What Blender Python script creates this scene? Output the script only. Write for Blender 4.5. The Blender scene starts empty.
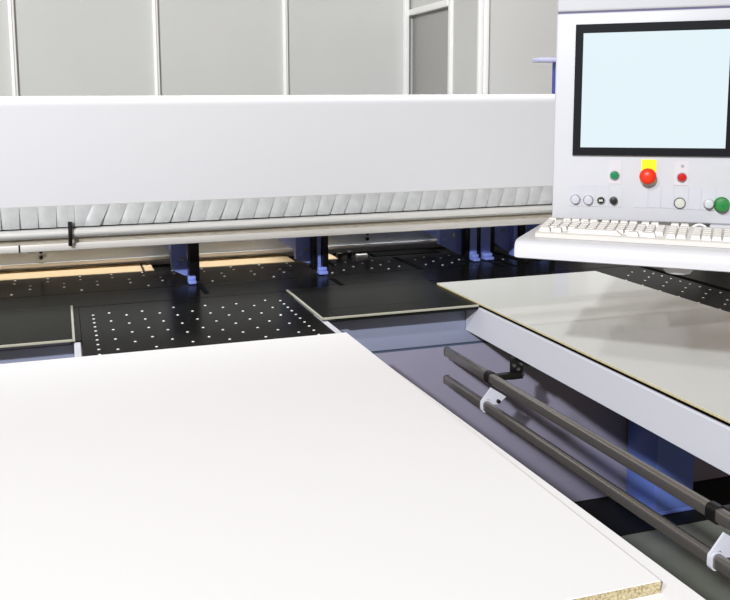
import bpy, bmesh, math, random
from mathutils import Matrix, Vector
random.seed(7)
S = bpy.context.scene
C = S.collection
PI = math.pi

# ------------------------------------------------------------------ materials
def srgb(c):
    return tuple((x/255/12.92 if x/255 <= .04045 else ((x/255+.055)/1.055)**2.4) for x in c)

def mat(name, col, rough=.5, metal=0., spec=.5, coat=0., coat_rough=.03, trans=0., alpha=1.,
        emit=None, estr=0., noise=0., nscale=40., bump=0., bscale=200., col2=None, stretch=None, ior=1.45):
    m = bpy.data.materials.new(name); m.use_nodes = True
    nt = m.node_tree; b = nt.nodes['Principled BSDF']
    c = srgb(col)
    b.inputs['Base Color'].default_value = (*c, 1)
    b.inputs['Roughness'].default_value = rough
    b.inputs['Metallic'].default_value = metal
    b.inputs['Specular IOR Level'].default_value = spec
    b.inputs['Coat Weight'].default_value = coat
    b.inputs['Coat Roughness'].default_value = coat_rough
    b.inputs['Transmission Weight'].default_value = trans
    b.inputs['Alpha'].default_value = alpha
    b.inputs['IOR'].default_value = ior
    if emit:
        b.inputs['Emission Color'].default_value = (*srgb(emit), 1)
        b.inputs['Emission Strength'].default_value = estr
    tc = nt.nodes.new('ShaderNodeTexCoord')
    src = tc.outputs['Object']
    if stretch:
        mp = nt.nodes.new('ShaderNodeMapping'); mp.inputs['Scale'].default_value = stretch
        nt.links.new(src, mp.inputs['Vector']); src = mp.outputs['Vector']
    if noise or col2:
        n = nt.nodes.new('ShaderNodeTexNoise'); n.inputs['Scale'].default_value = nscale
        n.inputs['Detail'].default_value = 4
        nt.links.new(src, n.inputs['Vector'])
        r = nt.nodes.new('ShaderNodeValToRGB')
        d = srgb(col2) if col2 else tuple(max(0, x*(1-noise)) for x in c)
        r.color_ramp.elements[0].color = (*d, 1); r.color_ramp.elements[1].color = (*c, 1)
        r.color_ramp.elements[0].position = .35; r.color_ramp.elements[1].position = .65
        nt.links.new(n.outputs['Fac'], r.inputs['Fac'])
        nt.links.new(r.outputs['Color'], b.inputs['Base Color'])
    if bump:
        n2 = nt.nodes.new('ShaderNodeTexNoise'); n2.inputs['Scale'].default_value = bscale
        nt.links.new(src, n2.inputs['Vector'])
        bp = nt.nodes.new('ShaderNodeBump'); bp.inputs['Strength'].default_value = bump
        bp.inputs['Distance'].default_value = .002
        nt.links.new(n2.outputs['Fac'], bp.inputs['Height'])
        nt.links.new(bp.outputs['Normal'], b.inputs['Normal'])
    return m

M = {}
M['wall'] = mat('wall_panel_grey', (208, 208, 205), .75, spec=.2, noise=.03, nscale=2)
M['door'] = mat('door_grey', (168, 167, 165), .6, spec=.3, noise=.04, nscale=3)
M['post'] = mat('aluminium_post_white', (246, 246, 244), .45)
M['floor'] = mat('floor_dark_vinyl', (132, 134, 124), .5, spec=.35, noise=.18, nscale=6)
M['mat'] = mat('black_floor_shade', (16, 16, 16), .6, spec=.3)  # black of the shade below the base, given as a surface colour
M['white_paint'] = mat('white_painted_steel', (211, 211, 214), .38, spec=.4, bump=.12, bscale=260)
M['frame'] = mat('light_grey_painted_frame', (206, 206, 214), .4, spec=.4)
M['lavender'] = mat('lavender_grey_panel', (146, 141, 160), .35, spec=.4, noise=.05, nscale=3)
M['fascia'] = mat('blue_grey_fascia', (146, 151, 175), .35, spec=.4)
M['teal'] = mat('slate_groove', (72, 84, 104), .5)
M['black'] = mat('black_phenolic_table', (24, 24, 23), .2, spec=.03, noise=.25, nscale=9, bump=.04, bscale=60)
M['plate'] = mat('dark_grey_phenolic', (31, 32, 29), .28, spec=.03, noise=.12, nscale=7)
M['pale_edge'] = mat('pale_edge_strip', (168, 166, 150), .55)
M['slot'] = mat('black_slot', (9, 9, 9), .8, spec=.1)
M['nozzle'] = mat('nozzle_steel', (235, 235, 230), .35, metal=.3)
M['alu'] = mat('brushed_aluminium', (232, 231, 228), .32, metal=.35, noise=.12, nscale=30, stretch=(.3, 8, 8))
M['alu_matte'] = mat('matte_aluminium', (214, 210, 205), .45, metal=.3, noise=.1, nscale=30, stretch=(.3, 8, 8))
M['spacer'] = mat('worn_beige_spacer', (176, 168, 152), .6, noise=.35, nscale=60, stretch=(.5, 6, 6))
M['curtain'] = mat('clear_vinyl_strip', (212, 213, 213), .32, spec=.5, trans=.3, ior=1.3, noise=.12, nscale=25)
M['inner'] = mat('beam_inner_grey', (150, 150, 150), .5)
M['rear'] = mat('rear_beam_grey', (206, 211, 216), .4, spec=.4)
M['rear_lip'] = mat('rear_beam_lip', (238, 236, 232), .4)
M['blue'] = mat('blue_painted_steel', (134, 150, 224), .38, spec=.4)
M['legblue'] = mat('blue_leg_paint', (98, 118, 188), .38, spec=.4)
M['postblue'] = mat('deep_blue_post', (70, 78, 178), .4)
M['lilac'] = mat('lilac_plate', (196, 196, 226), .4)
M['jaw'] = mat('black_jaw', (16, 16, 18), .35, spec=.4)
M['tan'] = mat('raw_wood_board', (214, 188, 146), .6, noise=.12, nscale=6, stretch=(1, 14, 14))
M['board_white'] = mat('white_melamine', (241, 240, 241), .5, spec=.2)
M['core'] = mat('chipboard_core', (205, 192, 158), .8, spec=.1, col2=(150, 136, 102), nscale=260, bump=.3, bscale=300)
M['core_fine'] = mat('fine_board_edge', (216, 204, 164), .7, spec=.2, col2=(196, 180, 138), nscale=120)
M['gloss_board'] = mat('pale_grey_gloss_laminate', (219, 220, 214), .25, spec=.5, coat=.6, coat_rough=.02)
M['pipe'] = mat('dark_steel_tube', (142, 137, 132), .27, metal=.75)
M['pipe_end'] = mat('tube_end_cap', (70, 67, 64), .5)
M['clip_black'] = mat('black_plastic_clip', (20, 19, 19), .35)
M['clip_white'] = mat('white_plastic_fin', (212, 212, 222), .45)
M['housing'] = mat('console_white_paint', (190, 190, 194), .42, spec=.4, bump=.05, bscale=300)
M['seam'] = mat('housing_seam_gap', (90, 84, 120), .6)  # dark violet-grey joint between the console housings
M['bezel'] = mat('black_monitor_bezel', (22, 22, 26), .5, spec=.12)
M['screen'] = mat('pale_cyan_screen', (8, 9, 10), .3, spec=.1, emit=(228, 244, 250), estr=1.0)
M['nameplate'] = mat('white_nameplate', (187, 187, 193), .35)
M['plate_pink'] = mat('pinkish_nameplate', (196, 191, 195), .35)
M['yellow'] = mat('yellow_backplate', (252, 226, 10), .45)
M['red_stop'] = mat('red_mushroom_cap', (226, 44, 12), .4, spec=.5)
M['red'] = mat('red_button_cap', (176, 22, 24), .3)
M['green'] = mat('green_button_cap', (14, 118, 72), .3)
M['green2'] = mat('green_start_cap', (38, 120, 52), .35)
M['grey_btn'] = mat('pale_grey_cap', (184, 184, 192), .3)
M['ivory_btn'] = mat('ivory_cap', (190, 190, 182), .3)
M['chrome'] = mat('chrome_ring', (190, 190, 194), .2, metal=.9)
M['dark_ring'] = mat('dark_ring', (110, 110, 108), .3, metal=.6)
M['black_btn'] = mat('black_cap', (28, 28, 28), .35)
M['tray'] = mat('white_plastic_tray', (198, 197, 200), .35, spec=.5)
M['key'] = mat('ivory_key', (211, 206, 200), .5)
M['kbd'] = mat('ivory_keyboard_case', (204, 200, 194), .5)
M['cable'] = mat('white_cable', (225, 225, 228), .5)
M['mark'] = mat('grey_print', (150, 150, 156), .6)
M['bolt'] = mat('bolt_steel', (150, 150, 155), .3, metal=.9)
M['blackmark'] = mat('black_screw', (14, 14, 14), .5)

# ------------------------------------------------------------------ mesh helpers (world coordinates unless X is given)
def box(bm, x0, x1, y0, y1, z0, z1, bev=0., seg=2, X=None):
    vs = [bm.verts.new((x, y, z)) for x in (x0, x1) for y in (y0, y1) for z in (z0, z1)]
    fs = [(0, 1, 3, 2), (4, 6, 7, 5), (0, 4, 5, 1), (2, 3, 7, 6), (0, 2, 6, 4), (1, 5, 7, 3)]
    faces = [bm.faces.new([vs[i] for i in f]) for f in fs]
    if bev:
        es = list({e for f in faces for e in f.edges})
        r = bmesh.ops.bevel(bm, geom=es, offset=bev, segments=seg, profile=.5, affect='EDGES')
        vs = list({v for f in r['faces'] for v in f.verts} | {v for v in vs if v.is_valid})
    if X is not None:
        for v in vs: v.co = X @ v.co
    return bm

def prism(bm, poly, fn, a0, a1):
    """extrude a 2D polygon; fn(p, q, a) gives the 3D point"""
    A = [bm.verts.new(fn(p, q, a0)) for p, q in poly]
    B = [bm.verts.new(fn(p, q, a1)) for p, q in poly]
    n = len(poly)
    bm.faces.new(A); bm.faces.new(list(reversed(B)))
    for i in range(n):
        j = (i+1) % n
        bm.faces.new([A[j], A[i], B[i], B[j]])
    return bm

def lathe(bm, prof, X, seg=28):
    """prof: list of (r, h) along local z; X places it"""
    rings = []
    for r, h in prof:
        if r < 1e-6: rings.append([bm.verts.new(X @ Vector((0, 0, h)))])
        else: rings.append([bm.verts.new(X @ Vector((r*math.cos(2*PI*k/seg), r*math.sin(2*PI*k/seg), h))) for k in range(seg)])
    for a, b in zip(rings, rings[1:]):
        for k in range(seg):
            j = (k+1) % seg
            q = [a[k % len(a)], a[j % len(a)], b[j % len(b)], b[k % len(b)]]
            u = []
            for v in q:
                if v not in u: u.append(v)
            if len(u) > 2: bm.faces.new(u)
    for ring in (rings[0], rings[-1]):
        if len(ring) > 2:
            try: bm.faces.new(ring)
            except ValueError: pass
    return bm

def axis_frame(p0, p1):
    p0 = Vector(p0); d = (Vector(p1)-p0)
    q = d.normalized().to_track_quat('Z', 'Y')
    return Matrix.Translation(p0) @ q.to_matrix().to_4x4(), d.length

def cyl(bm, p0, p1, r, seg=24, bev=0.):
    X, L = axis_frame(p0, p1)
    if bev: prof = [(r-bev, 0), (r, bev), (r, L-bev), (r-bev, L)]
    else: prof = [(r, 0), (r, L)]
    return lathe(bm, prof, X, seg)

def tube_path(bm, pts, r, seg=10):
    for a, b in zip(pts, pts[1:]): cyl(bm, a, b, r, seg)
    return bm

MW = {}          # world matrices of created objects
def obj(name, bm, material, parent=None, smooth=True, X=None):
    me = bpy.data.meshes.new(name)
    bmesh.ops.recalc_face_normals(bm, faces=bm.faces)
    if X is None:
        if parent is not None: bm.transform(MW[parent].inverted())
    bm.to_mesh(me); bm.free()
    me.materials.append(M[material] if isinstance(material, str) else material)
    if smooth:
        for p in me.polygons: p.use_smooth = True
        me.set_sharp_from_angle(angle=math.radians(35))
    o = bpy.data.objects.new(name, me); C.objects.link(o)
    loc = Matrix() if X is None else X
    o.matrix_local = loc
    if parent is not None:
        o.parent = parent; o.matrix_parent_inverse = Matrix(); o.matrix_local = loc
        MW[o] = MW[parent] @ loc
    else: MW[o] = loc.copy()
    return o

def N(): return bmesh.new()

def thing(name, label, cat, loc=(0, 0, 0), rotz=0., group=None):
    o = bpy.data.objects.new(name, None); C.objects.link(o)
    o.empty_display_size = .1
    o.location = loc; o.rotation_euler = (0, 0, rotz)
    MW[o] = Matrix.Translation(loc) @ Matrix.Rotation(rotz, 4, 'Z')
    o['label'] = label; o['category'] = cat
    if group: o['group'] = group
    return o

def tag(o, label, cat, group=None):
    o['label'] = label; o['category'] = cat
    if group: o['group'] = group
    return o

def struct(name, bm, m, parent=None):
    o = obj(name, bm, m, parent)
    if parent is None: o['kind'] = 'structure'
    return o

def dup_part(src, parent, loc, name=None):
    c = src.copy(); C.objects.link(c)
    c.parent = parent; c.matrix_parent_inverse = Matrix()
    X = MW[parent].inverted() @ loc
    c.matrix_local = X; MW[c] = loc
    return c

# ------------------------------------------------------------------ setting
T = .905                                   # table surface height
struct('floor', box(N(), -5, 7, -4, 8, -.1, 0), 'floor')
struct('wall_back', box(N(), -4, 2.76, 6.6, 6.7, 0, 3.2), 'wall')
b = N(); box(b, 2.74, 2.80, 5.34, 5.84, 0, 3.2); box(b, 2.74, 2.80, 5.84, 6.6, 2.40, 3.2)
struct('wall_return', b, 'wall')
struct('wall_right', box(N(), 2.80, 7, 5.34, 5.40, 0, 3.2), 'wall')
d = struct('door_1', box(N(), 2.755, 2.785, 5.845, 6.598, .01, 2.348, .004), 'door')
b = N(); box(b, 2.71, 2.79, 5.84, 6.60, 2.35, 2.398, .004)
struct('trim_1', b, 'post')
n = 2
for x in (-2.26, -1.26, -.283, .708, 1.69):
    b = N(); w = .02
    box(b, x-w, x+w, 6.57, 6.60, 0, 3.2, .006)
    box(b, x-.004, x+.004, 6.562, 6.572, 0, 3.2, .002)
    struct('trim_%d' % n, b, 'post'); n += 1
for (x0, x1, y0, y1) in ((2.67, 2.71, 6.55, 6.60), (2.715, 2.755, 5.80, 5.84), (2.70, 2.735, 5.31, 5.345), (2.737, 2.775, 5.31, 5.338)):
    struct('trim_%d' % n, box(N(), x0, x1, y0, y1, 0, 3.2, .006), 'post'); n += 1

# ------------------------------------------------------------------ deep shade under the machine base, laid in as a black sheet
mt = obj('floor_shade_strip', box(N(), .6, 3.6, 2.66, 3.9, .0005, .006), 'mat')
tag(mt, 'black sheet for the shade on the floor under the lavender machine base', 'mat')  # stand-in for the shade under the base, not a real mat

# ------------------------------------------------------------------ the beam saw
saw = thing('panel_saw', 'long white beam panel saw with clear strip curtain and perforated black bed', 'panel saw', (1.0, 3.5, .006))
X0, X1 = -1.5, 3.5
obj('base_cabinet', box(N(), X0, X1, 2.95, 3.95, .008, .728, .003), 'lavender', saw)
obj('fascia_groove', box(N(), X0, X1, 2.957, 3.95, .728, .738), 'teal', saw)
obj('fascia_panel', box(N(), X0, X1, 2.95, 3.95, .738, .865, .003), 'fascia', saw)
b = N()
box(b, X0, X1, 3.335, 3.583, .865, T, .0015, 1)
box(b, X0, X1, 3.586, 3.955, .865, T, .0015, 1)
bed = obj('saw_bed', b, 'black', saw)
# grooves in which the clamps run
for x, y0, y1, w in ((.533, 3.40, 3.60, .022), (1.095, 3.33, 3.52, .022), (1.548, 3.588, 3.92, .026), (1.20, 3.80, 3.95, .02),
                     (1.925, 3.52, 3.66, .02), (1.985, 3.50, 3.70, .022), (2.07, 3.55, 3.95, .024), (2.16, 3.58, 3.95, .024)):
    obj('clamp_slot', box(N(), x-w/2, x+w/2, y0, y1, T, T+.0012), 'slot', saw)
# white cover (open below): front sheet, rounded upper edge, top and back
yF = 3.42
prof = [(yF, 1.282)]
R_ = .042
for k in range(11):
    a = PI - k*(PI/2)/10
    prof.append((yF+R_+R_*math.cos(a), 1.694-R_+R_*math.sin(a)))
prof += [(3.90, 1.69), (3.95, 1.64), (3.95, 1.46), (3.94, 1.46), (3.94, 1.635), (3.897, 1.68), (yF+R_, 1.684), (yF+.012, 1.66), (yF+.012, 1.282)]
obj('beam_cover', prism(N(), prof, lambda p, q, a: (a, p, q), X0, X1), 'white_paint', saw)
obj('cover_hem', box(N(), X0, X1, yF+.001, yF+.012, 1.276, 1.282), 'alu_matte', saw)
obj('pressure_beam', box(N(), X0, X1, 3.462, 3.54, 1.125, 1.45, .003), 'inner', saw)
obj('clamping_tube', cyl(N(), (X0, yF-.002, 1.177), (X1, yF-.002, 1.177), .0185, 28), 'alu', saw)
obj('spacer_strip', box(N(), X0, X1, yF+.010, 3.462, 1.137, 1.164), 'spacer', saw)
obj('beam_rail', box(N(), X0, X1, yF, 3.54, 1.109, 1.137, .003), 'alu_matte', saw)
for x in (-1.45, 3.45):
    obj('end_stand', box(N(), x-.045, x+.045, 3.56, 3.93, T, 1.66, .004), 'white_paint', saw)
# strips of the curtain
for k in range(-20, 45):
    x = .034 + k*.0655
    if x < X0+.05 or x > 2.75: continue
    lean = .004 if k < 0 else .016 + .002*math.sin(k*1.7)
    ph = random.uniform(-.003, .003)
    bm = N(); rows = 9; cols = 4
    grid = []
    for i in range(rows+1):
        t = i/rows
        z = 1.280 - .079*t
        bulge = .004 + .010*math.sin(min(1, t*1.1)*PI*.5)*(.6+.4*t) - (.004*max(0, t-.8)/.2)
        row = []
        for j in range(cols+1):
            s = j/cols
            xx = x + s*.072 - lean*2.2*t*(1 if k >= 0 else .2)
            yy = yF + .008 - bulge - .010*s*(.3+.7*t) + ph*t - .0045*math.sin(s*PI)
            row.append((xx, yy, z))
        grid.append(row)
    F = [[bm.verts.new(p) for p in r] for r in grid]
    B = [[bm.verts.new((p[0], p[1]+.0018, p[2])) for p in r] for r in grid]
    for i in range(rows):
        for j in range(cols):
            bm.faces.new([F[i][j], F[i][j+1], F[i+1][j+1], F[i+1][j]])
            bm.faces.new([B[i][j], B[i+1][j], B[i+1][j+1], B[i][j+1]])
    for i in range(rows):
        bm.faces.new([F[i][0], F[i+1][0], B[i+1][0], B[i][0]])
        bm.faces.new([F[i][cols], B[i][cols], B[i+1][cols], F[i+1][cols]])
    for j in range(cols):
        bm.faces.new([F[0][j], B[0][j], B[0][j+1], F[0][j+1]])
        bm.faces.new([F[rows][j], F[rows][j+1], B[rows][j+1], B[rows][j]])
    obj('curtain_strip', bm, 'curtain', saw)
bm = N()
tube_path(bm, [(.022, yF-.026, 1.222), (.022, yF-.028, 1.180), (.022, yF-.024, 1.158), (.020, yF-.014, 1.130)], .0075, 10)
ts = obj('tie_strap', bm, 'blackmark', saw); ts['label'] = 'black strap hanging at the gap in the curtain'
obj('rail_joint', box(N(), -.166, -.160, yF-.001, yF+.01, 1.109, 1.1372), 'blackmark', saw)

# air nozzles: one small dome, copied
def nozzle_mesh():
    bm = N()
    lathe(bm, [(.0050, 0), (.0050, .0006), (.0036, .0016), (0, .0026)], Matrix(), 10)
    me = bpy.data.meshes.new('air_nozzle'); bmesh.ops.recalc_face_normals(bm, faces=bm.faces)
    bm.to_mesh(me); bm.free(); me.materials.append(M['nozzle'])
    for p in me.polygons: p.use_smooth = True
    return me
NOZ = nozzle_mesh()
def nozzles(parent, pts, z=T, sc=1.0):
    for x, y in pts:
        o = bpy.data.objects.new('air_nozzle', NOZ); C.objects.link(o)
        o.parent = parent; o.matrix_parent_inverse = Matrix()
        X = Matrix.Translation((x, y, z)) @ Matrix.Scale(sc, 4)
        o.matrix_local = MW[parent].inverted() @ X
pts = []
for k in range(-4, 39):
    x = -.01 + k*.0675
    if k % 2: c = (3.935, 3.865) if x < 1.2 else (3.86, 3.745)
    else: c = (3.80, 3.725) if x < 1.2 else (3.81, 3.68)
    if k % 2: c = c + ((3.64,) if k % 4 == 1 else ())
    for y in c:
        if any(abs(x-s) < .03 for s in (.515, 1.08, 1.548, 1.88, 1.97, 2.07, 2.16)) and y > 3.58: continue
        pts.append((x, y))
nozzles(saw, pts[:99], sc=1.12)

# ------------------------------------------------------------------ pusher beam with clamps behind the saw bed
push = thing('pusher_beam', 'grey pusher beam with blue clamps seen through the slot under the saw', 'pusher beam', (.7, 4.2, .893))
obj('beam_body', box(N(), X0, 2.75, 4.12, 4.34, .945, 1.08, .003), 'rear', push)
obj('beam_lip', box(N(), X0, 2.75, 4.112, 4.30, .928, .945, .002), 'rear_lip', push)
obj('beam_foot', box(N(), X0, 2.75, 4.18, 4.28, .893, .928), 'rear', push)
for x in (-.105, 1.475):
    for z in (.970, .998):
        obj('screw', cyl(N(), (x, 4.121, z), (x, 4.112, z), .009, 14), 'blackmark', push)
def clamp(parts, plate, foot=None):
    """parts: columns (x0, x1, material, y front, z bottom); plate: blue plate facing the operator (x0, x1, y front, z bottom left, z bottom right)"""
    a0, a1, ya, zl_, zr_ = plate
    bm = prism(N(), [(a0, 1.24), (a1, 1.24), (a1, zr_), (a1-.012, zr_), (a0, zl_)], lambda p, q, a: (p, a, q), ya, ya+.03)
    box(bm, a1-.04, a1-.004, ya+.0302, 4.118, .985, 1.24, .002)
    root = obj('clamp', bm, 'blue', push)
    for (p0, p1, m, y, zb) in parts:
        nm = {'jaw': 'jaw_column', 'blue': 'guide_column'}[m]
        obj(nm, box(N(), p0, p1, y, y+.05, zb, 1.24, .003), m, root)
    if foot:
        f0, f1, y = foot
        bm = N(); box(bm, f0, f1, y-.03, y+.02, .9075, .922, .003); box(bm, f0, f1, y-.012, y+.02, .922, .938, .003)
        obj('clamp_foot', bm, 'blue', root)
    bm = N(); box(bm, a0+.008, a0+.035, ya-.010, ya-.0003, zl_+.012, zl_+.035, .002)
    obj('side_block', bm, 'blue', root)
    bm = N(); cyl(bm, ((a0+a1)/2+.012, ya-.0003, zl_+.045), ((a0+a1)/2+.012, ya-.012, zl_+.045), .009, 12)
    obj('bolt', bm, 'bolt', root)
    return root
clamp([(.497, .541, 'jaw', 3.62, .912)], (.432, .500, 3.70, .955, .925), (.490, .522, 3.62))
clamp([(1.045, 1.064, 'jaw', 3.63, .925), (1.066, 1.086, 'blue', 3.64, .920), (1.088, 1.114, 'jaw', 3.62, .912)], (.985, 1.052, 3.70, .965, .945), (1.066, 1.106, 3.63))
clamp([(1.825, 1.846, 'jaw', 3.70, .920), (1.848, 1.885, 'blue', 3.70, .915), (1.887, 1.905, 'jaw', 3.70, .912)], (1.722, 1.836, 3.77, .980, .925), (1.850, 1.884, 3.69))
clamp([(1.912, 1.968, 'blue', 3.72, .912), (1.970, 1.99, 'jaw', 3.72, .915)], (1.914, 1.975, 3.775, .96, .95), (1.915, 1.962, 3.70))
clamp([(2.083, 2.105, 'blue', 3.70, .912), (2.107, 2.135, 'jaw', 3.68, .912)], (1.998, 2.095, 3.77, .985, .925), None)
clamp([(2.235, 2.285, 'blue', 3.70, .912), (2.288, 2.31, 'jaw', 3.69, .912)], (2.16, 2.245, 3.77, .98, .93), None)

rear = thing('rear_table', 'dark rear feed table behind the saw, mostly hidden', 'table', (1, 4.9, 0))
obj('table_top', box(N(), X0, 2.76, 3.965, 5.05, .855, .893, .003), 'plate', rear)
for x in (-1.4, 2.68):
    for y in (4.1, 4.95):
        obj('leg', box(N(), x-.03, x+.03, y-.03, y+.03, 0, .855, .003), 'frame', rear)
for x, y in ((1.285, 3.995), (1.345, 4.02)):
    obj('stop_knob', lathe(N(), [(.010, 0), (.010, .012), (.016, .014), (.016, .034), (.012, .038), (0, .038)], Matrix.Translation((x, y, .8932)), 16), 'blackmark', rear)
obj('stop_block', box(N(), 1.375, 1.43, 3.985, 4.01, .8932, .915, .002), 'rear_lip', rear)
obj('stop_rail', box(N(), 1.47, 1.82, 3.98, 4.09, .8932, .905, .001), 'slot', rear)
def rear_board(x0, x1, y0, y1, label, m='tan'):
    o = obj('wooden_board', box(N(), x0, x1, y0, y1, .8935, .9065, .001, 1), m)
    tag(o, label, 'board', 'raw wood boards behind the saw bed')
rear_board(-1.2, .335, 3.968, 4.175, 'long raw pale wood board behind the left of the black saw bed')
rear_board(.345, .385, 3.968, 4.175, 'short pale wood offcut just left of the leftmost blue clamp')
rear_board(.565, 1.05, 3.968, 4.175, 'raw tan wood board between the two left blue clamps')
rear_board(1.19, 1.27, 3.968, 4.175, 'narrow tan wood strip just right of the second blue clamp')

# ------------------------------------------------------------------ air tables
def air_table(label, x0, x1, y0, yend, fl, fr, pts, legs):
    t = thing('air_table', label, 'table', ((x0+x1)/2, (y0+2.9)/2, 0), 0, 'perforated air tables')
    obj('table_top', box(N(), x0+fl, x1-fr, y0+.04, yend, .880, T, .0015, 1), 'black', t)
    # L-shaped side profiles so the dark top sits inside their rim
    prL = [(x0, .790), (x0+.05, .790), (x0+.05, .878), (x0+fl-.002, .878), (x0+fl-.002, .897), (x0+fl-.005, .900), (x0+.004, .900), (x0, .896)]
    obj('side_beam', prism(N(), prL, lambda p, q, a: (p, a, q), y0, 2.945), 'frame', t)
    prR = [(x1-.05, .790), (x1, .790), (x1, .896), (x1-.004, .900), (x1-fr+.005, .900), (x1-fr+.002, .897), (x1-fr+.002, .878), (x1-.05, .878)]
    obj('side_beam', prism(N(), prR, lambda p, q, a: (p, a, q), y0, 2.945), 'frame', t)
    if x0 < 1: obj('top_margin', box(N(), x0+.0045, x0+fl-.0003, 2.842, 3.33, .9003, T, .0005, 1), 'black', t)
    obj('end_beam', box(N(), x0+.051, x1-.051, y0, y0+.04, .790, .8775, .003), 'frame', t)
    for (lx0, lx1, ly0, ly1) in legs:
        L = obj('leg', box(N(), lx0, lx1, ly0, ly1, .024, .789 if lx0 < 1 else .879, .006), 'legblue', t)
        L['label'] = 'blue square leg'
        bm = N(); box(bm, lx0-.065, lx1+.02, ly0-.0, ly1-.03, .0065, .024, .003)
        obj('foot_plate', bm, 'legblue', L)
        bm = N()
        for bx, by in ((lx0-.035, (ly0+ly1)/2-.06), (lx0-.035, (ly0+ly1)/2+.02)):
            lathe(bm, [(.012, 0), (.012, .010), (.006, .011), (.006, .022), (0, .023)], Matrix.Translation((bx, by, .0242)), 8)
        obj('foot_bolt', bm, 'bolt', L)
    nozzles(t, pts)
    return t
pts = []
for k in range(13):
    y = 3.18 - k*.058
    pts += [(.086, y), (.782, y)]
for c in range(11):
    x = .143 + c*.0585
    off = (c % 2)*.062 + ((c//2) % 2)*.0
    for k in range(6):
        y = 3.195 - off - k*.124 + .012*math.sin(c*2.1)
        if y > 2.5: pts.append((x, y))
air_table('perforated black air table in white rails under the big white board', .014, .872, .35, 3.33, .024, .03, pts,
          [(.35, .53, .9, 1.08), (.35, .53, 2.74, 2.92)])
pts = []
for k in range(20):
    y = 3.20 - k*.0585
    pts.append((2.462, y))
for k in range(12):
    pts += [(2.395, 3.20-k*.116), (2.335, 3.145-k*.116), (2.262, 3.06-k*.11)]
air_table('perforated black air table in a pale rail under the glossy grey board', 1.458, 2.52, .35, 3.33, .014, .014,
          [p for p in pts if p[1] > 2.2], [(2.20, 2.385, 2.74, 2.93)])

# dark infeed plates between the air tables
t = thing('infeed_plate', 'dark grey pale-edged plate between the two air tables', 'plate', (1.15, 3.08, .866), 0, 'infeed plates')
obj('plate', box(N(), .853, 1.456, 2.958, 3.332, .9055, .913, .001, 1), 'plate', t)
obj('plate_lip', box(N(), .904, 1.456, 2.842, 2.957, .894, .913, .001, 1), 'plate', t)
obj('plate_bracket', box(N(), .876, 1.452, 2.958, 3.332, .8655, .905, .001, 1), 'fascia', t)
obj('plate_tongue', box(N(), .853, .9035, 2.842, 2.957, .9055, .913, .001, 1), 'plate', t)
obj('front_edging', box(N(), .853, 1.456, 2.834, 2.8415, .9055, .913, .001, 1), 'pale_edge', t)
obj('side_edging', box(N(), .845, .8525, 2.834, 3.332, .9055, .913, .001, 1), 'pale_edge', t)
t = thing('infeed_plate', 'dark grey pale-edged plate left of the central air table, cut by the picture edge', 'plate', (-.6, 3.08, .866), 0, 'infeed plates')
obj('plate', box(N(), -1.3, .0095, 2.842, 3.332, .9055, .913, .001, 1), 'plate', t)
obj('front_edging', box(N(), -1.3, .0095, 2.834, 2.8415, .9055, .913, .001, 1), 'pale_edge', t)
obj('side_edging', box(N(), .010, .018, 2.834, 3.332, .9055, .913, .0005, 1), 'pale_edge', t)
obj('plate_bracket', box(N(), -1.3, .004, 2.955, 3.332, .8655, .905), 'lavender', t)

sp = thing('side_plate', 'plain dark plate right of the dotted air table, under the keyboard tray', 'plate', (3, 2.9, .866))
obj('plate', box(N(), 2.528, 3.45, 2.15, 3.332, .885, .9095, .0015, 1), 'plate', sp)
obj('plate_apron', box(N(), 2.60, 3.40, 2.20, 2.944, .80, .8845), 'frame', sp)
# ------------------------------------------------------------------ boards
t = thing('white_board', 'large white melamine chipboard panel lying in the foreground', 'board', (-.2, 1.8, T))
zb = .9112
obj('chipboard_core', box(N(), -1.25, .844, 1.03, 2.557, zb+.0012, zb+.0203), 'core', t)
obj('melamine_face', box(N(), -1.25, .844, 1.03, 2.557, zb+.0204, zb+.0218, .0004, 1), 'board_white', t)
obj('melamine_back', box(N(), -1.25, .844, 1.03, 2.557, zb, zb+.001), 'board_white', t)
t = thing('white_board', 'white sheet almost hidden under the large white panel, showing only along its right edge', 'board', (-.2, 1.5, T))
SX = Matrix.Translation((.862, 2.56, 0)) @ Matrix.Rotation(math.radians(1.35), 4, 'Z')
obj('sheet_core', box(N(), -2.05, 0, -2.15, 0, T+.0028, T+.0050, 0, 1, SX), 'core', t)
obj('sheet_face', box(N(), -2.05, 0, -2.15, 0, T+.0051, T+.0060, .0003, 1, SX), 'board_white', t)
t = thing('glossy_board', 'glossy pale grey laminated board lying under the keyboard tray', 'board', (1.84, 2.3, T))
obj('board_core', box(N(), 1.456, 2.215, .9, 3.214, T+.0085, T+.0142), 'core_fine', t)
obj('dark_backing', box(N(), 1.464, 2.21, .9, 3.21, T+.003, T+.0084), 'jaw', t)
obj('laminate_face', box(N(), 1.456, 2.215, .9, 3.214, T+.0143, T+.0157, .0004, 1), 'gloss_board', t)

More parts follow.
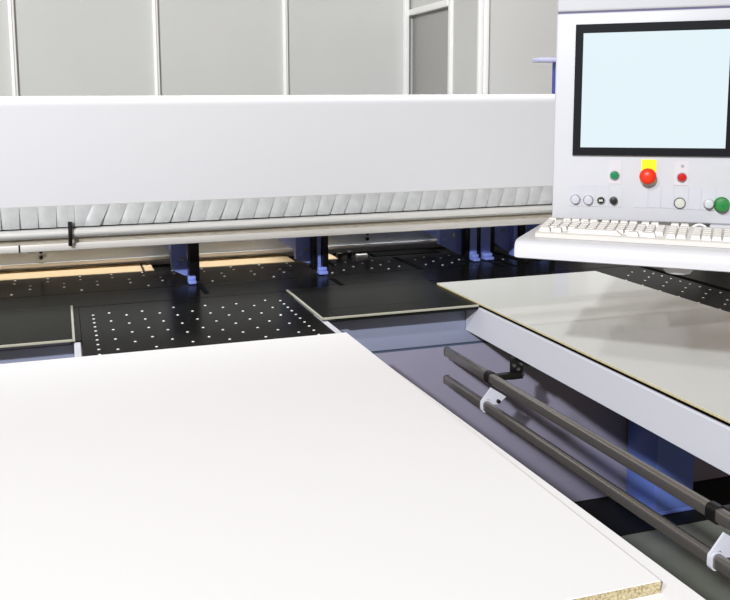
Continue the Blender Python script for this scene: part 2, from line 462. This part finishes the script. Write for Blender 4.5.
# ------------------------------------------------------------------ guide pipes beside the right table
PX = 1.352
def flat_oval(w, h, r, n=5):
    out = []
    for cx, cz, a0 in ((w-r, h-r, 0), (-w+r, h-r, 90), (-w+r, -h+r, 180), (w-r, -h+r, 270)):
        for k in range(n+1):
            a = math.radians(a0+90*k/n); out.append((cx+r*math.cos(a), cz+r*math.sin(a)))
    return out
def pipe_bar(w, h, r, ya, yb, zf):
    bm = N()
    A = [bm.verts.new((PX+p, ya, zf(ya)+q)) for p, q in flat_oval(w, h, r)]
    B = [bm.verts.new((PX+p, yb, zf(yb)+q)) for p, q in flat_oval(w, h, r)]
    bm.faces.new(A); bm.faces.new(list(reversed(B)))
    for k in range(len(A)):
        l = (k+1) % len(A); bm.faces.new([A[l], A[k], B[k], B[l]])
    return bm
def band(y0, y1, zf, g0, g1):
    bm = N(); rings = []
    for y in (y0, y1):
        for g in (g0, g1):
            rings.append([bm.verts.new((PX+p, y, zf(y)+q)) for p, q in flat_oval(.0125+g, .0175+g, .0095+g)])
    i0, o0, i1, o1 = rings
    for a, b2 in ((o0, o1), (o1, i1), (i1, i0), (i0, o0)):
        for k in range(len(a)):
            l = (k+1) % len(a); bm.faces.new([a[k], a[l], b2[l], b2[k]])
    return bm
def zu(y): return .729 + (2.884-y)*.0145
def zl(y): return .620 + (2.884-y)*.0150
up = thing('guide_pipe', 'upper dark steel guide pipe held by black clips beside the pale rail', 'pipe', (PX, 1.6, .74), 0, 'steel guide pipes')
obj('tube', pipe_bar(.0125, .0175, .0095, 2.884, .35, zu), 'pipe', up)
obj('end_cap', pipe_bar(.0132, .0182, .0095, 2.8895, 2.8842, zu), 'pipe_end', up)
for y in (2.545, 1.482):
    z = zu(y)
    c = obj('clip_ring', band(y-.014, y+.014, zu, .0003, .004), 'clip_black', up)
    bm = N(); box(bm, PX+.0168, 1.470, y-.011, y+.011, z-.013, z+.009, .003)
    obj('clip_arm', bm, 'clip_black', c)
    bm = N(); box(bm, 1.436, 1.486, y+.012, y+.018, z-.022, .7893, .001); box(bm, 1.466, 1.488, y-.05, y+.0115, .776, .7893, .001)
    obj('clip_plate', bm, 'clip_black', c)
    bm = N()
    for dx, dz in ((1.447, .030), (1.463, .016), (1.474, .034)):
        cyl(bm, (dx, y+.0115, z+dz), (dx, y+.003, z+dz), .006, 10)
    cyl(bm, (1.4705, y, z-.002), (1.480, y, z-.002), .008, 10)
    obj('clip_bolt', bm, 'bolt', c)
lo = thing('guide_pipe', 'lower dark steel guide pipe carrying white fins, nearer the white board', 'pipe', (PX, 1.6, .63), 0, 'steel guide pipes')
obj('tube', pipe_bar(.0125, .0175, .0095, 2.884, .35, zl), 'pipe', lo)
obj('end_cap', pipe_bar(.0132, .0182, .0095, 2.8895, 2.8842, zl), 'pipe_end', lo)
for y in (2.575, 1.475):
    z = zl(y)
    c = obj('fin_clip', band(y-.007, y+.007, zl, .0003, .0042), 'clip_white', lo)
    poly = [(-.0175, .018), (.020, .062), (.078, .024), (.048, .000), (.0172, .004), (.0172, .0145), (.010, .0222), (-.010, .0222)]
    obj('fin', prism(N(), poly, lambda p, q, a: (PX+p, a, z+q), y-.003, y+.003), 'clip_white', c)
    obj('fin_screw', cyl(N(), (PX+.046, y-.0035, z+.012), (PX+.046, y-.012, z+.012), .007, 12), 'clip_black', c)
lb = obj('hanger_bar', box(N(), 1.47, 1.50, .30, .345, .58, .789, .003), 'clip_black', lo)
obj('hanger_arm', box(N(), PX-.012, 1.50, .30, .345, .56, .58, .003), 'clip_black', lo)

# ------------------------------------------------------------------ operator console
P0 = Vector((1.174, 1.896, 1.366))
ang = math.atan2(-.578, .816)
con = thing('control_console', 'white control console with blank pale blue monitor and push buttons, at right', 'control console', P0, ang)
K = MW[con]                                # local: x along the face, y into the housing, z up
def lobj(name, bm, m, parent): return obj(name, bm, m, parent)
W = .50
bm = box(N(), 0, W, 0, .13, 0, .507, .005, 3, K); lobj('housing', bm, 'housing', con)
bm = box(N(), .003, W-.003, .004, .126, .507, .5105, 0, 2, K); lobj('housing_seam', bm, 'seam', con)
bm = box(N(), 0, W, 0, .13, .5105, .66, .006, 3, K); lobj('upper_housing', bm, 'housing', con)
# monitor
bm = N()
fx0, fx1, fz0, fz1 = .046, .415, .162, .479
for (a, b2, c, d2) in ((fx0, .0645, fz0, fz1), (.394, fx1, fz0, fz1), (.0645, .394, fz0, .1815), (.0645, .394, .458, fz1)):
    box(bm, a, b2, -.007, -.0003, c, d2, .0, 1, K)
mon = lobj('monitor_bezel', bm, 'bezel', con)
lobj('screen', box(N(), .0640, .3945, -.003, -.0004, .181, .4585, 0, 1, K), 'screen', mon)
# name plates
for i, (a, b2, c, d2) in enumerate(((.040, .0715, .035, .087), (.0722, .1035, .035, .087), (.1042, .1355, .035, .087), (.1362, .166, .035, .087),
                       (.194, .2265, .035, .088), (.2272, .256, .036, .088), (.256+.0007, .2855, .036, .088), (.2865, .3175, .034, .090),
                       (.3185, .346, .034, .088), (.347, .3785, .034, .088), (.3792, .412, .034, .088), (.133, .163, .092, .150), (.284, .316, .092, .150))):
    lobj('nameplate', box(N(), a, b2, -.0014, -.0002, c, d2, .0, 1, K), 'plate_pink' if i in (11, 12) else 'nameplate', con)
    if i not in (4, 5, 6, 8):
        pass
yp = lobj('yellow_plate', box(N(), .209, .2425, -.0016, -.0002, .097, .153, 0, 1, K), 'yellow', con)
def place(u, v, y=-.0014):
    # local z axis of the lathe points out of the face
    return K @ Matrix.Translation((u, y, v)) @ Matrix.Rotation(PI/2, 4, 'X')
def button(u, v, r, cap, ring='chrome', h=.010, name='push_button'):
    bm = lathe(N(), [(r*1.18, 0), (r*1.18, .003), (r*1.05, .005), (r*.98, .005)], place(u, v))
    rg = lobj(name, bm, ring, con)
    bm = lathe(N(), [(r, .0015), (r, h*.75), (r*.92, h*.95), (r*.6, h*1.0), (0, h*1.02)], place(u, v))
    c = lobj('cap', bm, cap, rg)
    return rg, c
button(.147, .114, .0102, 'green', 'grey_btn')
button(.301, .112, .0102, 'red', 'grey_btn')
button(.056, .052, .0105, 'grey_btn', 'chrome', .012)
button(.087, .051, .0105, 'grey_btn', 'chrome', .012)
rg, c = button(.117, .051, .0088, 'black_btn', 'ivory_btn', .007, 'key_switch')
lobj('key_slot', box(N(), .1125, .1215, -.0105, -.0086, .0485, .0535, 0, 1, K), 'ivory_btn', rg)
button(.147, .051, .0085, 'black_btn', 'dark_ring', .012, 'rotary_knob')
button(.299, .049, .0115, 'ivory_btn', 'dark_ring', .010)
button(.363, .050, .0105, 'nameplate', 'nameplate', .018)
rg, c = button(.392, .048, .0155, 'green2', 'green2', .020)
lobj('centre_mark', lathe(N(), [(.004, .0205), (0, .0212)], place(.392, .048)), 'green', rg)
# emergency stop
bm = lathe(N(), [(.011, 0), (.011, .018)], place(.2235, .114)); es = lobj('emergency_stop', bm, 'yellow', con)
bm = lathe(N(), [(.010, .014), (.0185, .016), (.0195, .020), (.0185, .027), (.014, .032), (.007, .0345), (0, .035)], place(.2235, .114))
lobj('mushroom_cap', bm, 'red_stop', es)
bm = lathe(N(), [(.0032, 0), (.0040, 0), (.0040, .0006), (.0032, .0006)], place(.302, .138, -.0016)); lobj('ring_mark', bm, 'mark', con)
for (u, v) in ((.086, .079), (.118, .079), (.147, .079), (.363, .083), (.394, .083), (.303, .083)):
    pass
# keyboard tray
TO = Vector((1.0, 1.758, 1.300)); ta = math.atan2(-.678, .735)
TR = Matrix.Translation(TO) @ Matrix.Rotation(ta, 4, 'Z')
TL = .54
bm = N()
# section (local y = depth, z = height) with rounded lip
sec = [(.003, 0), (0, .002), (.0005, .012), (.002, .028), (.006, .036), (.016, .0415), (.035, .043), (.31, .043), (.315, .040), (.315, .006), (.31, 0)]
nsl = 7
slices = []
for i in range(nsl):                        # rounded left end, straight, rounded right end
    pass
def sl(x, inset):
    cy, cz = .16, .018
    return [bm.verts.new(TR @ Vector((x, p + (inset if p < cy else -inset)*1.0, q + (inset*.55 if q < cz else -inset*.55)))) for p, q in sec]
xs = [(-.010, .007), (-.008, .003), (-.004, .001), (.004, 0), (TL-.016, 0), (TL-.008, .001), (TL-.003, .003), (TL, .007)]
sl_ = [sl(x, i) for x, i in xs]
bm.faces.new(sl_[0]); bm.faces.new(list(reversed(sl_[-1])))
for a, b2 in zip(sl_, sl_[1:]):
    for i in range(len(sec)):
        j = (i+1) % len(sec)
        bm.faces.new([a[i], a[j], b2[j], b2[i]])
tray = lobj('keyboard_tray', bm, 'tray', con)
bm = N(); lathe(bm, [(.034, 0), (.034, -.006), (.026, -.018), (.008, -.022), (0, -.022)], TR @ Matrix.Translation((.345, .06, -.0005)), 28)
lobj('tray_knob', bm, 'tray', tray)
bm = N(); box(bm, .06, .12, .30, .33, .008, .036, .002, 1, TR); box(bm, .40, .46, .25, .31, .0435, .066, .002, 1, TR)
lobj('tray_bracket', bm, 'housing', tray)
# boom that carries the console, and its blue column behind the saw
top = K @ Vector((.25, .065, .66))
stand = thing('post', 'deep blue post with pale lilac bracket behind the white saw cover', 'post', (2.92, 4.62, .001))
bx, by = 2.917, 4.62
obj('column', box(N(), bx-.05, bx+.05, by-.05, by+.05, .001, 1.893, .004), 'postblue', stand)
obj('bracket', box(N(), bx-.190, bx+.05, by-.05, by+.05, 1.894, 1.918, .003), 'lilac', stand)
bm = N(); tube_path(bm, [top+Vector((0, 0, .212)), Vector((3.75, top.y, top.z+.212))], .04, 20)
obj('boom_arm', bm, 'housing', con)
obj('boom_column', box(N(), 3.751, 3.85, top.y-.06, top.y+.06, .001, top.z+.26, .004), 'housing', con)
bm = N(); tube_path(bm, [top+Vector((0, 0, .001)), top+Vector((0, 0, .172))], .035, 20)
lobj('boom_stem', bm, 'housing', con)

# keyboard on the tray
kb = thing('keyboard', 'ivory computer keyboard lying on the white tray', 'keyboard', TR @ Vector((.25, .15, .0435)), ta)
KX = TR @ Matrix.Translation((.029, .052, .0435))
KW, KD = .430, .158
def kz(d): return .012 + .010*(d/KD)
bm = N()
prism(bm, [(0, 0), (0, .010), (.006, .0125), (KD-.004, .0225), (KD, .020), (KD, 0)], lambda p, q, a: KX @ Vector((a, p, q)), 0, KW)
lobj('case', bm, 'kbd', kb)
bm = N()
kw = .0196
v0 = [bm.verts.new((sx*kw/2, sy*kw/2, 0)) for sx, sy in ((-1, -1), (1, -1), (1, 1), (-1, 1))]
v1 = [bm.verts.new((sx*kw/2*.80, sy*kw/2*.80+.001, .0095)) for sx, sy in ((-1, -1), (1, -1), (1, 1), (-1, 1))]
bm.faces.new(list(reversed(v0))); bm.faces.new(v1)
for i in range(4):
    j = (i+1) % 4; bm.faces.new([v0[i], v0[j], v1[j], v1[i]])
me = bpy.data.meshes.new('key'); bmesh.ops.recalc_face_normals(bm, faces=bm.faces); bm.to_mesh(me); bm.free(); me.materials.append(M['key'])
rows = [(.016, [(.020, 1.3), (.047, 1.2), (.133, 6.2), (.217, 1.3), (.250, 1.6)]), (.0375, None), (.059, None), (.0805, None), (.102, None), (.134, 'f')]
cnt = 0
for d_, spec in rows:
    if spec is None:
        ks = [(.015 + i*.0213, 1) for i in range(13)]
    elif spec == 'f':
        ks = [(.015, 1)] + [(.050 + i*.0213 + (i//4)*.006, 1) for i in range(10)]
    else: ks = spec
    blk = [(.298 + i*.0213, 1) for i in range(2)] + [(.349 + i*.0213, 1) for i in range(4)]
    for x, s in ks + blk:
        if cnt >= 100: break
        k = bpy.data.objects.new('key', me); C.objects.link(k); k.parent = kb; k.matrix_parent_inverse = Matrix()
        X = KX @ Matrix.Translation((x, d_, kz(d_)+.0006)) @ Matrix.Rotation(math.atan2(.010, KD), 4, 'X') @ Matrix.Diagonal((s, 1, 1, 1))
        k.matrix_local = MW[kb].inverted() @ X; cnt += 1
bm = N()
arc = [KX @ Vector((.325 + .05*t, KD+.006 + .006*math.sin(t*PI), .010 + .016*math.sin(t*PI))) for t in [i/10 for i in range(11)]]
tube_path(bm, arc, .0028, 8); lobj('cable', bm, 'cable', kb)

# ------------------------------------------------------------------ light
W_ = bpy.data.worlds.new('hall_light'); S.world = W_; W_.use_nodes = True
bg = W_.node_tree.nodes['Background']; bg.inputs[0].default_value = (1.0, .84, .71, 1); bg.inputs[1].default_value = .34
def area(name, loc, target, size, power, col=(1, 1, 1), sy=None, spread=180):
    l = bpy.data.lights.new(name, 'AREA'); l.energy = power; l.color = col
    l.shape = 'RECTANGLE' if sy else 'SQUARE'; l.size = size
    if sy: l.size_y = sy
    l.spread = math.radians(spread)
    o = bpy.data.objects.new(name, l); C.objects.link(o)
    o.location = loc
    o.rotation_euler = (Vector(target)-Vector(loc)).to_track_quat('-Z', 'Y').to_euler()
    return o
area('hall_spot_lamp', (-6.1, -6.2, 6.6), (1.5, 2.6, .9), .32, 1480, (.92, .96, 1.0))
area('hall_spot_lamp', (-6.7, -3.9, 7.4), (1.5, 2.6, .9), .5, 480, (.95, .98, 1.0))
area('rear_gap_fill', (.6, 4.22, 5.0), (.6, 4.22, 0), 5.0, 52, (.97, .98, 1.0), .4, 55)  # added fill, out of view: brightens the boards and beam behind the saw

# ------------------------------------------------------------------ camera
cam = bpy.data.cameras.new('camera'); co = bpy.data.objects.new('camera', cam); C.objects.link(co)
R = Matrix(((0.95206286, 0.04581934, -0.30245148), (-0.30582378, 0.12014506, -0.94447709), (-0.00693726, 0.99169842, 0.12839829)))
# camera axes in world coordinates are the columns of R
co.matrix_world = Matrix.Translation((0, 0, 1.66)) @ R.to_4x4()
cam.sensor_fit = 'HORIZONTAL'; cam.sensor_width = 36; cam.lens = 864.725/730*36
cam.shift_x = (365-338)/730; cam.shift_y = -(300-215)/730
cam.clip_start = .05; cam.clip_end = 60
S.camera = co
S.view_settings.view_transform = 'Standard'; S.view_settings.look = 'None'
S.view_settings.exposure = 0.0; S.view_settings.gamma = 1; S.view_settings.use_curve_mapping = False
